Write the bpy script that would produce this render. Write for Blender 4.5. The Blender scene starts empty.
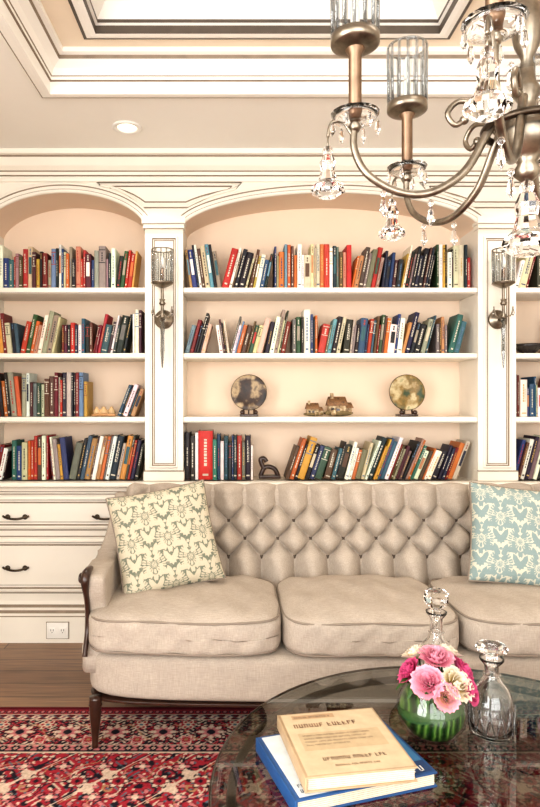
import bpy, bmesh, math, random
import numpy as np
from mathutils import Matrix, Vector
random.seed(7); np.random.seed(7)
pi=math.pi
D=bpy.data; scene=bpy.context.scene

def lin(c):
    return tuple(((v/255)/12.92 if v/255<=0.04045 else ((v/255+0.055)/1.055)**2.4) for v in c)
def nset(b,k,v):
    if k in b.inputs: b.inputs[k].default_value=v
def mat(name,rgb,rough=.5,metal=0,var=.0,vscale=8,bump=0,bscale=200,trans=0,ior=1.45,attr=None,emit=0,coat=0,weave=0,spec=.5):
    m=D.materials.new(name); m.use_nodes=True; nt=m.node_tree; b=nt.nodes['Principled BSDF']
    c=lin(rgb); b.inputs['Base Color'].default_value=(*c,1)
    b.inputs['Roughness'].default_value=rough; b.inputs['Metallic'].default_value=metal
    nset(b,'Transmission Weight',trans); nset(b,'IOR',ior); nset(b,'Coat Weight',coat); nset(b,'Specular IOR Level',spec)
    tc=nt.nodes.new('ShaderNodeTexCoord')
    src=None
    if attr:
        a=nt.nodes.new('ShaderNodeAttribute'); a.attribute_name=attr; src=a.outputs['Color']
        nt.links.new(src,b.inputs['Base Color'])
    if var>0:
        n=nt.nodes.new('ShaderNodeTexNoise'); n.inputs['Scale'].default_value=vscale; n.inputs['Detail'].default_value=5
        nt.links.new(tc.outputs['Object'],n.inputs['Vector'])
        mr=nt.nodes.new('ShaderNodeMapRange'); mr.inputs[1].default_value=.25; mr.inputs[2].default_value=.75
        mr.inputs[3].default_value=1-var; mr.inputs[4].default_value=1+var*.5
        nt.links.new(n.outputs['Fac'],mr.inputs[0]); fac=mr.outputs[0]
        if weave>0:
            for sc in ((30,260,500),(500,260,30)):
                mp=nt.nodes.new('ShaderNodeMapping'); mp.inputs['Scale'].default_value=sc; nt.links.new(tc.outputs['Object'],mp.inputs['Vector'])
                n2=nt.nodes.new('ShaderNodeTexNoise'); n2.inputs['Scale'].default_value=1; n2.inputs['Detail'].default_value=2; nt.links.new(mp.outputs[0],n2.inputs['Vector'])
                m2=nt.nodes.new('ShaderNodeMapRange'); m2.inputs[1].default_value=.3; m2.inputs[2].default_value=.7; m2.inputs[3].default_value=1-weave; m2.inputs[4].default_value=1+weave
                nt.links.new(n2.outputs['Fac'],m2.inputs[0])
                mu=nt.nodes.new('ShaderNodeMath'); mu.operation='MULTIPLY'; nt.links.new(fac,mu.inputs[0]); nt.links.new(m2.outputs[0],mu.inputs[1]); fac=mu.outputs[0]
        mx=nt.nodes.new('ShaderNodeVectorMath'); mx.operation='SCALE'
        if src: nt.links.new(src,mx.inputs[0])
        else: mx.inputs[0].default_value=c
        nt.links.new(fac,mx.inputs['Scale']); nt.links.new(mx.outputs[0],b.inputs['Base Color'])
    if bump>0:
        n=nt.nodes.new('ShaderNodeTexNoise'); n.inputs['Scale'].default_value=bscale
        nt.links.new(tc.outputs['Object'],n.inputs['Vector'])
        bp=nt.nodes.new('ShaderNodeBump'); bp.inputs['Strength'].default_value=bump; bp.inputs['Distance'].default_value=.002
        nt.links.new(n.outputs['Fac'],bp.inputs['Height']); nt.links.new(bp.outputs[0],b.inputs['Normal'])
    if emit>0:
        b.inputs['Emission Color'].default_value=(*c,1); b.inputs['Emission Strength'].default_value=emit
    return m
def thin_glass(name,tint,f0=.04,f90=.9,rough=.02,pw=4):
    m=D.materials.new(name); m.use_nodes=True; nt=m.node_tree; nt.nodes.clear()
    o=nt.nodes.new('ShaderNodeOutputMaterial'); mx=nt.nodes.new('ShaderNodeMixShader')
    lw=nt.nodes.new('ShaderNodeLayerWeight'); lw.inputs[0].default_value=.5
    p=nt.nodes.new('ShaderNodeMath'); p.operation='POWER'; p.inputs[1].default_value=pw; nt.links.new(lw.outputs['Facing'],p.inputs[0])
    q=nt.nodes.new('ShaderNodeMath'); q.operation='MULTIPLY_ADD'; q.inputs[1].default_value=f90; q.inputs[2].default_value=f0; nt.links.new(p.outputs[0],q.inputs[0])
    t=nt.nodes.new('ShaderNodeBsdfTransparent'); t.inputs[0].default_value=(*tint,1)
    g=nt.nodes.new('ShaderNodeBsdfGlossy'); g.inputs['Roughness'].default_value=rough
    nt.links.new(q.outputs[0],mx.inputs[0]); nt.links.new(t.outputs[0],mx.inputs[1]); nt.links.new(g.outputs[0],mx.inputs[2])
    nt.links.new(mx.outputs[0],o.inputs[0]); return m

CREAM=mat('cream_paint',(233,226,213),.42,var=.06,vscale=3)
CEIL=mat('ceiling_paint',(243,239,231),.6,var=.03,vscale=2)
WARMTINT=mat('cove_warm_light_tint',(238,222,200),.6,var=.03)  # warm light on the recessed ceiling strip, tinted into its paint
PEACH=mat('peach_back_panel',(236,213,190),.6,var=.05,vscale=3)
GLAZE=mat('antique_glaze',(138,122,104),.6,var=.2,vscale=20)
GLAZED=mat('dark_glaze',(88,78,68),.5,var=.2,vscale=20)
WALL=mat('wall_paint',(236,230,218),.6,var=.03)
PEWTER=mat('pewter',(78,68,58),.38,1,var=.15,vscale=30)
SILVER=mat('aged_silver',(146,136,122),.34,1,var=.4,vscale=45)
COPPER=mat('aged_brass_sleeve',(138,114,94),.45,1,var=.25,vscale=30)
DWOOD=mat('mahogany',(54,32,22),.3,var=.35,vscale=25,coat=.3)
LINEN=mat('linen_fabric',(172,160,147),1.0,var=.08,vscale=14,bump=.5,bscale=500,weave=.10,spec=.12)
PIPE=mat('piping',(136,124,112),.9,spec=.15)
BUTTON=mat('button_fabric',(84,74,65),.9,spec=.15)
BOOK=mat('book_covers',(200,200,200),.5,attr='Col',var=.14,vscale=30)
PCOL=mat('damask_fabric',(200,200,200),.9,attr='Col',bump=.4,bscale=500,spec=.15)
RUGM=mat('rug_pile',(200,200,200),.95,attr='Col',var=.16,vscale=50,bump=.6,bscale=300,spec=.15)
PETAL=mat('petals',(200,200,200),.6,attr='Col')
GLASS=mat('crystal_glass',(255,255,255),.01,trans=1,ior=1.5)
CLEAR=thin_glass('clear_glass',(.93,.94,.94),.06,.8)
RIB=thin_glass('ribbed_glass',(.68,.70,.71),.10,.7,.05,2)
TOPG=thin_glass('table_glass',(.62,.63,.61),.05,.60,.01,3)
WHITEP=mat('white_plastic',(236,233,226),.35,var=.02)
BLACK=mat('black_slot',(30,28,26),.5,var=.05)
LAMP=mat('downlight_lens',(255,240,215),.5,emit=3)
PAPER=mat('pages',(222,210,188),.8,var=.15,vscale=90)

def planks(name):
    m=D.materials.new(name); m.use_nodes=True; nt=m.node_tree; b=nt.nodes['Principled BSDF']; b.inputs['Roughness'].default_value=.34
    tc=nt.nodes.new('ShaderNodeTexCoord')
    br=nt.nodes.new('ShaderNodeTexBrick'); br.inputs['Scale'].default_value=1; br.inputs['Brick Width'].default_value=1.3; br.inputs['Row Height'].default_value=.14
    br.inputs['Mortar Size'].default_value=.003; br.inputs['Color1'].default_value=(*lin((146,112,84)),1); br.inputs['Color2'].default_value=(*lin((122,92,70)),1); br.inputs['Mortar'].default_value=(*lin((60,42,32)),1)
    nt.links.new(tc.outputs['Object'],br.inputs['Vector'])
    mp=nt.nodes.new('ShaderNodeMapping'); mp.inputs['Scale'].default_value=(2,40,1); nt.links.new(tc.outputs['Object'],mp.inputs['Vector'])
    n=nt.nodes.new('ShaderNodeTexNoise'); n.inputs['Scale'].default_value=2; n.inputs['Detail'].default_value=6; nt.links.new(mp.outputs[0],n.inputs['Vector'])
    mr=nt.nodes.new('ShaderNodeMapRange'); mr.inputs[1].default_value=.3; mr.inputs[2].default_value=.7; mr.inputs[3].default_value=.6; mr.inputs[4].default_value=1.2
    nt.links.new(n.outputs['Fac'],mr.inputs[0])
    mx=nt.nodes.new('ShaderNodeVectorMath'); mx.operation='SCALE'; nt.links.new(br.outputs['Color'],mx.inputs[0]); nt.links.new(mr.outputs[0],mx.inputs['Scale'])
    nt.links.new(mx.outputs[0],b.inputs['Base Color']); return m
FLOOR=planks('oak_floor')

def ramp_mat(name,cols,scale,rough=.2,wave=False,coat=.5,metal=0):
    m=D.materials.new(name); m.use_nodes=True; nt=m.node_tree; b=nt.nodes['Principled BSDF']; b.inputs['Roughness'].default_value=rough; nset(b,'Coat Weight',coat); b.inputs['Metallic'].default_value=metal
    tc=nt.nodes.new('ShaderNodeTexCoord')
    if wave:
        n=nt.nodes.new('ShaderNodeTexWave'); n.inputs['Scale'].default_value=scale; n.inputs['Distortion'].default_value=3; n.inputs['Detail'].default_value=3
    else:
        n=nt.nodes.new('ShaderNodeTexNoise'); n.inputs['Scale'].default_value=scale; n.inputs['Detail'].default_value=4
    nt.links.new(tc.outputs['Object'],n.inputs['Vector'])
    r=nt.nodes.new('ShaderNodeValToRGB'); e=r.color_ramp
    k=len(cols)
    for i,c in enumerate(cols):
        p=(.3+.4*i/(k-1)) if not wave else i/(k-1)
        if i<2: el=e.elements[i]; el.position=p
        else: el=e.elements.new(p)
        el.color=(*lin(c),1)
    nt.links.new(n.outputs['Fac'],r.inputs[0]); nt.links.new(r.outputs[0],b.inputs['Base Color']); return m
PLATE1=ramp_mat('plate_brown_glass',[(22,14,10),(58,36,22),(176,152,116),(46,30,18)],14,.45,coat=0)
PLATE2=ramp_mat('plate_green_gold',[(40,60,20),(132,104,48),(196,180,140),(64,88,36)],14,.45,coat=0)
LEAF=ramp_mat('vase_leaf',[(14,36,10),(40,80,26),(98,132,60),(18,50,16)],9,.3,wave=True,coat=.2)
GREEN=mat('leaf_green',(54,86,38),.5,var=.3,vscale=30)

class MB:
    def __init__(s): s.v=[];s.f=[];s.m=[];s.s=[];s.c=[];s.mats=[]
    def mi(s,m):
        if m not in s.mats: s.mats.append(m)
        return s.mats.index(m)
    def add(s,vs,fs,m,smooth=False,M=None,col=None):
        o=len(s.v)
        if M is not None: vs=[M@Vector(v) for v in vs]
        s.v.extend([tuple(v) for v in vs])
        ism=isinstance(m,list)
        for i,f in enumerate(fs):
            s.f.append(tuple(k+o for k in f)); s.m.append(s.mi(m[i] if ism else m)); s.s.append(smooth)
            if col is None: s.c.append((.8,.8,.8))
            elif isinstance(col,list): s.c.append(col[i])
            else: s.c.append(col)
    def box(s,x0,x1,y0,y1,z0,z1,m,M=None,col=None):
        vs=[(x0,y0,z0),(x1,y0,z0),(x1,y1,z0),(x0,y1,z0),(x0,y0,z1),(x1,y0,z1),(x1,y1,z1),(x0,y1,z1)]
        s.add(vs,[(0,3,2,1),(4,5,6,7),(0,1,5,4),(1,2,6,5),(2,3,7,6),(3,0,4,7)],m,M=M,col=col)
    def rbox(s,x0,x1,y0,y1,z0,z1,m,r=.01,seg=3,M=None,col=None):
        bm=bmesh.new(); bmesh.ops.create_cube(bm,size=1)
        for v in bm.verts: v.co=Vector(((x0+x1)/2+v.co.x*(x1-x0),(y0+y1)/2+v.co.y*(y1-y0),(z0+z1)/2+v.co.z*(z1-z0)))
        bmesh.ops.bevel(bm,geom=bm.edges[:],offset=r,segments=seg,affect='EDGES',profile=.5)
        s.frombm(bm,m,True,M,col)
    def frombm(s,bm,m,smooth=True,M=None,col=None):
        bm.verts.index_update(); vs=[v.co.copy() for v in bm.verts]; fs=[[v.index for v in f.verts] for f in bm.faces]
        s.add(vs,fs,m,smooth,M,col); bm.free()
    def lathe(s,prof,c,m,seg=24,M=None,smooth=True,col=None,loop=False,cap=True):
        vs=[];fs=[]
        n=len(prof)
        for r,z in prof:
            for i in range(seg):
                a=2*pi*i/seg; vs.append((c[0]+r*math.cos(a),c[1]+r*math.sin(a),c[2]+z))
        for j in range(n if loop else n-1):
            k=(j+1)%n
            for i in range(seg):
                i2=(i+1)%seg; fs.append((j*seg+i,j*seg+i2,k*seg+i2,k*seg+i))
        if not loop and cap:
            if prof[0][0]>1e-5: fs.append(tuple(range(seg))[::-1])
            if prof[-1][0]>1e-5: fs.append(tuple((n-1)*seg+i for i in range(seg)))
        s.add(vs,fs,m,smooth,M,col)
    def tube(s,pts,r,m,seg=8,closed=False,M=None,col=None):
        P=[Vector(p) for p in pts]; n=len(P)
        R=r if isinstance(r,(list,tuple)) else [r]*n
        vs=[];fs=[]; up=None
        for i in range(n):
            if closed: t=P[(i+1)%n]-P[i-1]
            else: t=P[min(i+1,n-1)]-P[max(i-1,0)]
            if t.length<1e-9: t=Vector((0,0,1))
            t.normalize()
            if up is None:
                up=t.orthogonal().normalized()
            up=(up-t*up.dot(t))
            if up.length<1e-6: up=t.orthogonal()
            up.normalize(); w=t.cross(up)
            for k in range(seg):
                a=2*pi*k/seg; vs.append(P[i]+(up*math.cos(a)+w*math.sin(a))*R[i])
        for i in range(n if closed else n-1):
            j=(i+1)%n
            for k in range(seg):
                k2=(k+1)%seg; fs.append((i*seg+k,i*seg+k2,j*seg+k2,j*seg+k))
        if not closed:
            fs.append(tuple(range(seg))[::-1]); fs.append(tuple((n-1)*seg+k for k in range(seg)))
        s.add(vs,fs,m,True,M,col)
    def sph(s,c,r,m,seg=14,sc=(1,1,1),M=None,col=None):
        bm=bmesh.new(); bmesh.ops.create_uvsphere(bm,u_segments=seg,v_segments=max(6,seg//2+1),radius=r)
        for v in bm.verts: v.co=Vector((c[0]+v.co.x*sc[0],c[1]+v.co.y*sc[1],c[2]+v.co.z*sc[2]))
        s.frombm(bm,m,True,M,col)
    def sq(s,x0,x1,y0,y1,z0,z1,m,p=6,n=18,crown=0,bow=None,M=None,wr=0,ph=0):
        bm=bmesh.new(); bmesh.ops.create_cube(bm,size=2); bmesh.ops.subdivide_edges(bm,edges=bm.edges[:],cuts=n,use_grid_fill=True)
        for v in bm.verts:
            a=[abs(t) for t in v.co]; nn=sum(t**p for t in a)**(1/p); k=max(a)/nn; q=v.co*k
            x=(x0+x1)/2+q.x*(x1-x0)/2; y=(y0+y1)/2+q.y*(y1-y0)/2; z=(z0+z1)/2+q.z*(z1-z0)/2
            if q.z>0: z+=crown*(1-q.x**2)*(1-q.y**2)*q.z
            if wr:
                z+=wr*(math.sin(x*23+y*9+ph)*math.sin(y*17-x*11+ph*2)+.4*math.sin(x*47+y*21+ph))*(1 if q.z>0 else .25)
                y+=wr*(.8*math.sin(x*31+z*20+ph)+.5*math.sin(x*57-z*60+ph*3))
                if q.z>0: z-=.012*max(0,-q.y)**4*(.5+.5*math.sin(x*7+ph))
            if bow: y+=bow(x)*(.5-.5*q.y)
            v.co=Vector((x,y,z))
        s.frombm(bm,m,True,M)
    def prismx(s,prof,x0,x1,m,caps=True,smooth=False,closed=True,mats=None):
        n=len(prof); vs=[(x0,y,z) for y,z in prof]+[(x1,y,z) for y,z in prof]; fs=[];ms=[]
        for i in range(n if closed else n-1):
            j=(i+1)%n; fs.append((i,j,n+j,n+i)); ms.append(mats[i] if mats and i<len(mats) else m)
        if caps: fs.append(tuple(range(n))[::-1]); fs.append(tuple(range(n,2*n))); ms+=[m,m]
        s.add(vs,fs,ms,smooth)
    def frame(s,x0,x1,z0,z1,y,prof,m,mats=None,fill=None):
        vs=[];fs=[];ms=[]
        for ins,out in prof:
            vs+=[(x0+ins,y-out,z0+ins),(x1-ins,y-out,z0+ins),(x1-ins,y-out,z1-ins),(x0+ins,y-out,z1-ins)]
        for j in range(len(prof)-1):
            for i in range(4):
                k=(i+1)%4; fs.append((j*4+i,j*4+k,j*4+4+k,j*4+4+i)); ms.append(mats[j] if mats else m)
        if fill: b=(len(prof)-1)*4; fs.append((b,b+1,b+2,b+3)); ms.append(fill)
        s.add(vs,fs,ms)
    def hframe(s,x0,x1,y0,y1,prof,m,mats=None):
        vs=[];fs=[];ms=[]
        for ins,z in prof: vs+=[(x0+ins,y0+ins,z),(x1-ins,y0+ins,z),(x1-ins,y1-ins,z),(x0+ins,y1-ins,z)]
        for j in range(len(prof)-1):
            for i in range(4):
                k=(i+1)%4; fs.append((j*4+i,j*4+k,j*4+4+k,j*4+4+i)); ms.append(mats[j] if mats else m)
        s.add(vs,fs,ms)
    def build(s,name,recalc=True,color=False):
        me=D.meshes.new(name); me.from_pydata(s.v,[],s.f)
        for m in s.mats: me.materials.append(m)
        me.polygons.foreach_set('material_index',s.m); me.polygons.foreach_set('use_smooth',s.s)
        if color:
            ca=me.color_attributes.new('Col','FLOAT_COLOR','CORNER')
            arr=[]
            for f,c in zip(s.f,s.c): arr+= [c[0],c[1],c[2],1.0]*len(f)
            ca.data.foreach_set('color',arr)
        me.update()
        if recalc:
            bm=bmesh.new(); bm.from_mesh(me); bmesh.ops.recalc_face_normals(bm,faces=bm.faces[:]); bm.to_mesh(me); bm.free()
        o=D.objects.new(name,me); scene.collection.objects.link(o); return o

def bez(pts,n=8):
    P=[Vector(p) for p in pts]; out=[]
    for i in range(len(P)-1):
        p0=P[max(i-1,0)];p1=P[i];p2=P[i+1];p3=P[min(i+2,len(P)-1)]
        for k in range(n):
            t=k/n; out.append(.5*((2*p1)+(-p0+p2)*t+(2*p0-5*p1+4*p2-p3)*t*t+(-p0+3*p1-3*p2+p3)*t**3))
    out.append(P[-1]); return out

# ---------------- ROOM ----------------
XL,XR=-1.75,3.05; YF=-6.2; YB=.36; ZC=2.83
m=MB(); m.box(XL-.1,XR+.1,YF-.1,YB+.1,-.1,0,FLOOR); m.build('floor')
m=MB(); m.box(XL-.1,XR+.1,YB,YB+.1,0,3.2,WALL); m.build('wall_back')
ly0,ly1,lz0,lz1=-5.4,-3.0,.5,2.55  # unseen left opening, added to bring side light onto the ceiling
m=MB(); m.box(XL-.1,XL,YF,ly0,0,3.2,WALL); m.box(XL-.1,XL,ly1,YB,0,3.2,WALL); m.box(XL-.1,XL,ly0,ly1,0,lz0,WALL); m.box(XL-.1,XL,ly0,ly1,lz1,3.2,WALL); m.build('wall_left')
m=MB(); m.box(XR,XR+.1,YF,YB,0,3.2,WALL); m.build('wall_right')
wx0,wx1,wz0,wz1=-1.3,2.6,.35,2.7
m=MB(); m.box(XL-.1,wx0,YF-.1,YF,0,3.2,WALL); m.box(wx1,XR+.1,YF-.1,YF,0,3.2,WALL); m.box(wx0,wx1,YF-.1,YF,0,wz0,WALL); m.box(wx0,wx1,YF-.1,YF,wz1,3.2,WALL); m.build('wall_front')
m=MB()
for k in range(4):
    x=wx0+(wx1-wx0)*k/3; m.box(x-.04,x+.04,YF-.08,YF-.02,wz0,wz1,CREAM)
for z in (wz0,(wz0+wz1)/2,wz1): m.box(wx0,wx1,YF-.08,YF-.02,z-.03,z+.03,CREAM)
m.build('window_1')
m=MB()
for k in range(3):
    y=ly0+(ly1-ly0)*k/2; m.box(XL-.08,XL-.02,y-.035,y+.035,lz0,lz1,CREAM)
for z in (lz0,(lz0+lz1)/2,lz1): m.box(XL-.08,XL-.02,ly0,ly1,z-.03,z+.03,CREAM)
m.build('added_side_window')  # bars for the added side opening, out of view
ox0,ox1,oy0,oy1=-.855,1.9,-3.3,-.765
ix0,ix1,iy0,iy1=-.596,.873,-3.0,-.985
m=MB()
m.box(XL-.1,XR+.1,oy1,YB+.1,ZC,3.2,CEIL); m.box(XL-.1,XR+.1,YF-.1,oy0,ZC,3.2,CEIL)
m.box(XL-.1,ox0,oy0,oy1,ZC,3.2,CEIL); m.box(ox1,XR+.1,oy0,oy1,ZC,3.2,CEIL)
m.box(ox0,ox1,iy1,oy1,2.98,3.2,WARMTINT); m.box(ox0,ox1,oy0,iy0,2.98,3.2,WARMTINT); m.box(ox0,ix0,iy0,iy1,2.98,3.2,WARMTINT); m.box(ix1,ox1,iy0,iy1,2.98,3.2,WARMTINT)
m.box(ix0,ix1,iy0,iy1,3.14,3.2,CEIL)
m.build('ceiling')
m=MB()
pr=[(-.06,ZC),(-.06,ZC-.010),(-.05,ZC-.014),(-.045,ZC-.014),(-.02,ZC-.022),(.004,ZC-.022),(.004,2.865),(.012,2.87),(.012,2.885),(.016,2.888),(.03,2.915),(.06,2.94),(.065,2.955),(.085,2.96),(.085,2.98)]
ms=[CEIL,CEIL,GLAZE,CEIL,CEIL,CEIL,GLAZE,CEIL,GLAZE,CEIL,CEIL,GLAZE,CEIL,CEIL]
m.hframe(ox0,ox1,oy0,oy1,pr,CEIL,ms); m.build('trim_1')
m=MB()
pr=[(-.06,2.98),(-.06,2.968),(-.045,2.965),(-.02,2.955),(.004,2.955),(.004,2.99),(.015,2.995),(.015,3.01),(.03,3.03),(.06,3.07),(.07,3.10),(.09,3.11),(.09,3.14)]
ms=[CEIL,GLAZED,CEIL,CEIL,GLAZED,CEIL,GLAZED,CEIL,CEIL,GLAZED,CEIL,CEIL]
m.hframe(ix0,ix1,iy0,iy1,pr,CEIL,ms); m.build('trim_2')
m=MB(); m.lathe([(.05,0),(.075,0),(.078,-.006),(.07,-.01),(.052,-.008),(.048,0)],(-.565,-.38,ZC),WHITEP,32,loop=True); m.lathe([(0,-.002),(.05,-.002)],(-.565,-.38,ZC),LAMP,32); m.build('recessed_downlight')

# ---------------- BOOKCASE ----------------
bays=[(-1.464,-.527),(-.304,1.423),(1.645,2.58)]
pil=[(-1.69,-1.464),(-.527,-.304),(1.423,1.645),(2.58,2.80)]
ZS,RISE=2.42,.195
def arch(x,b):
    c=(b[0]+b[1])/2;h=(b[1]-b[0])/2;t=min(1,abs((x-c)/h)); return ZS+RISE*(1-t*t)**.62
m=MB()
m.box(-1.69,2.80,.30,.35,.88,2.82,PEACH)
for a,b in pil:
    m.box(a,b,0,.30,.914,2.80,CREAM)
    pr=[(0,0),(.006,.008),(.014,.008),(.02,.0),(.024,.001),(.03,.001)]
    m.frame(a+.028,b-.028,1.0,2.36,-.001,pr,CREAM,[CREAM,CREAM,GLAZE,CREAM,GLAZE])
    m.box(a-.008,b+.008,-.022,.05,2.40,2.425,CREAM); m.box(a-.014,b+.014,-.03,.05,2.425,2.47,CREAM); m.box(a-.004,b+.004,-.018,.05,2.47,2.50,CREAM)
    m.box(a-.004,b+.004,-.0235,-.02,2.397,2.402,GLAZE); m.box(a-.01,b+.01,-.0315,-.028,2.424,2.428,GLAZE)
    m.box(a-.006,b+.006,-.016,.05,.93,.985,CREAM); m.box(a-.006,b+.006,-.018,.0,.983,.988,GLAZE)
for b in bays:
    N=48; path=[]
    for i in range(N+1):
        t=math.cos(pi*(1-i/N)); x=(b[0]+b[1])/2+t*(b[1]-b[0])/2; path.append((x,arch(x,b)))
    vs=[];fs=[]
    for x,z in path: vs+=[(x,0,z),(x,0,2.8),(x,.30,z)]
    for i in range(N): fs+=[(3*i,3*i+3,3*i+4,3*i+1),(3*i,3*i+2,3*i+5,3*i+3)]
    m.add(vs,fs,[CREAM,PEACH]*N)
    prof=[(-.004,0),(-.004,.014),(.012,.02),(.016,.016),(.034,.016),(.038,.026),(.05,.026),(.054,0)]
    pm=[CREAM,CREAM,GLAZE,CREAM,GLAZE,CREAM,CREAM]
    vs=[];fs=[];mm=[]
    for i,(x,z) in enumerate(path):
        x2,z2=path[min(i+1,N)];x1,z1=path[max(i-1,0)]; t=Vector((x2-x1,z2-z1)).normalized(); nx,nz=-t.y,t.x
        if i in(0,N): nx,nz=(0,1)
        for o,y in prof: vs.append((x+nx*o,-y,z+nz*o))
    k=len(prof)
    for i in range(N):
        for j in range(k-1): fs.append((i*k+j,(i+1)*k+j,(i+1)*k+j+1,i*k+j+1)); mm.append(pm[j])
    m.add(vs,fs,mm,True)
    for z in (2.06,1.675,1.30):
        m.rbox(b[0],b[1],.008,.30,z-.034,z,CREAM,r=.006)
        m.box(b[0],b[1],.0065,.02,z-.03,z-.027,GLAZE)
    m.box(b[0],b[1],0,.30,.88,.916,CREAM)
for (a,b) in pil[1:3]:
    xc=(a+b)/2
    L=[bb for bb in bays if bb[1]<=xc][-1]; R=[bb for bb in bays if bb[0]>=xc][0]
    pts=[]
    for i in range(9):
        dx=.05+(.36 if R[1]-R[0]>1 else .30)*i/8; x=xc+dx; pts.append((x,max(2.535,min(2.655,arch(x,R)+.075 if x>R[0] else 2.535))))
    lf=[]
    for i in range(9):
        dx=.05+(.36 if L[1]-L[0]>1 else .30)*i/8; x=xc-dx; lf.append((x,max(2.535,min(2.655,arch(x,L)+.075 if x<L[1] else 2.535))))
    out=lf[::-1]+pts; out=[(x,min(z,2.65)) for x,z in out]+[(pts[-1][0]+.03,2.662),(lf[-1][0]-.03,2.662)]
    m.tube([(x,-.003,z) for x,z in out],.008,CREAM,6,True)
    cx=sum(p[0] for p in out)/len(out);cz=2.62
    m.tube([(cx+(x-cx)*.9,-.001,cz+(z-cz)*.72) for x,z in out],.004,GLAZE,6,True)
    m.tube([(x,-.001,z) for x,z in [(cx+(x-cx)*1.035,2.60+(z-2.60)*1.16) for x,z in out]],.003,GLAZE,6,True)
pr=[(.02,2.675),(-.012,2.675),(-.018,2.69),(-.018,2.702),(-.03,2.706),(-.03,2.725),(-.036,2.73),(-.06,2.75),(-.085,2.79),(-.088,2.80),(-.105,2.804),(-.115,2.829),(.02,2.829)]
ms=[CREAM,CREAM,CREAM,GLAZE,CREAM,GLAZE,CREAM,CREAM,GLAZE,CREAM,CREAM,CREAM,CREAM]
m.prismx(pr,-1.74,3.04,CREAM,mats=ms)
m.box(-1.74,-1.69,0,.3,0,2.82,CREAM); m.box(2.8,3.04,0,.3,0,2.82,CREAM)
m.box(-1.74,3.04,-.03,.30,.02,.885,CREAM)
pr=[(.0,.925),(-.07,.925),(-.078,.918),(-.078,.905),(-.07,.898),(-.06,.895),(-.05,.885),(-.045,.872),(-.03,.865),(.0,.865)]
m.prismx(pr,-1.74,3.04,CREAM,mats=[CREAM,CREAM,CREAM,CREAM,GLAZE,CREAM,CREAM,GLAZE,CREAM,CREAM])
pr=[(0,0.001),(-.06,0.001),(-.06,.15),(-.055,.155),(-.055,.17),(-.045,.185),(-.045,.20),(-.035,.215),(-.03,.235),(0,.235)]
m.prismx(pr,-1.74,3.04,CREAM,mats=[CREAM,CREAM,GLAZE,CREAM,GLAZE,CREAM,GLAZE,CREAM,CREAM,CREAM])
units=[(-1.44,-.55),(-.28,.54),(.58,1.40),(1.67,2.56)]
def pull(mb,x,y,z):
    for q in (-.05,.05): mb.lathe([(0,0),(.014,0),(.016,.004),(.010,.008),(0,.009)],(0,0,0),PEWTER,12,M=Matrix.Translation((x+q,y,z))@Matrix.Rotation(pi/2,4,'X'))
    mb.tube(bez([(x-.075,y-.012,z+.006),(x-.06,y-.02,z),(x-.05,y-.022,z),(x-.03,y-.028,z-.006),(x,y-.032,z-.008),(x+.03,y-.028,z-.006),(x+.05,y-.022,z),(x+.06,y-.02,z),(x+.075,y-.012,z+.006)],3),.0065,PEWTER)
for a,b in units:
    for z0,z1 in ((.655,.845),(.29,.60)):
        pr=[(0,0),(0,.016),(.01,.022),(.02,.022),(.026,.008),(.036,.006),(.042,.016),(.048,.016)]
        m.frame(a,b,z0,z1,-.03,pr,CREAM,[CREAM,CREAM,CREAM,GLAZE,CREAM,GLAZE,CREAM],fill=CREAM)
        zc=.725 if z0>.5 else .43
        w=b-a
        for x in (a+w*.20,b-w*.22): pull(m,x,-.046,zc)
    m.frame(a-.012,b+.012,.278,.612,-.03,[(0,0),(0,.003),(.006,.003)],GLAZE); m.frame(a-.012,b+.012,.643,.857,-.03,[(0,0),(0,.003),(.006,.003)],GLAZE)
for a,b in pil: m.frame(a+.03,b-.03,.29,.845,-.03,[(0,0),(.006,.008),(.014,.008),(.02,.0),(.024,.001),(.03,.001)],CREAM,[CREAM,CREAM,GLAZE,CREAM,GLAZE])
bk=m.build('built_in_bookcase')
m=MB(); ox=-1.02; oz=.075
m.rbox(ox-.062,ox+.062,-.069,-.0605,oz-.045,oz+.045,WHITEP,r=.003)
m.frame(ox-.066,ox+.066,oz-.049,oz+.049,-.0605,[(0,0),(0,.002),(.006,.002)],GLAZE)
for dx in (-.03,.03):
    m.rbox(ox+dx-.02,ox+dx+.02,-.071,-.066,oz-.018,oz+.018,WHITEP,r=.002)
    for q in (-.007,.007): m.box(ox+dx+q-.0015,ox+dx+q+.0015,-.0716,-.070,oz-.002,oz+.01,BLACK)
    m.box(ox+dx-.002,ox+dx+.002,-.0716,-.070,oz-.012,oz-.007,BLACK)
m.build('power_outlet')

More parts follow.
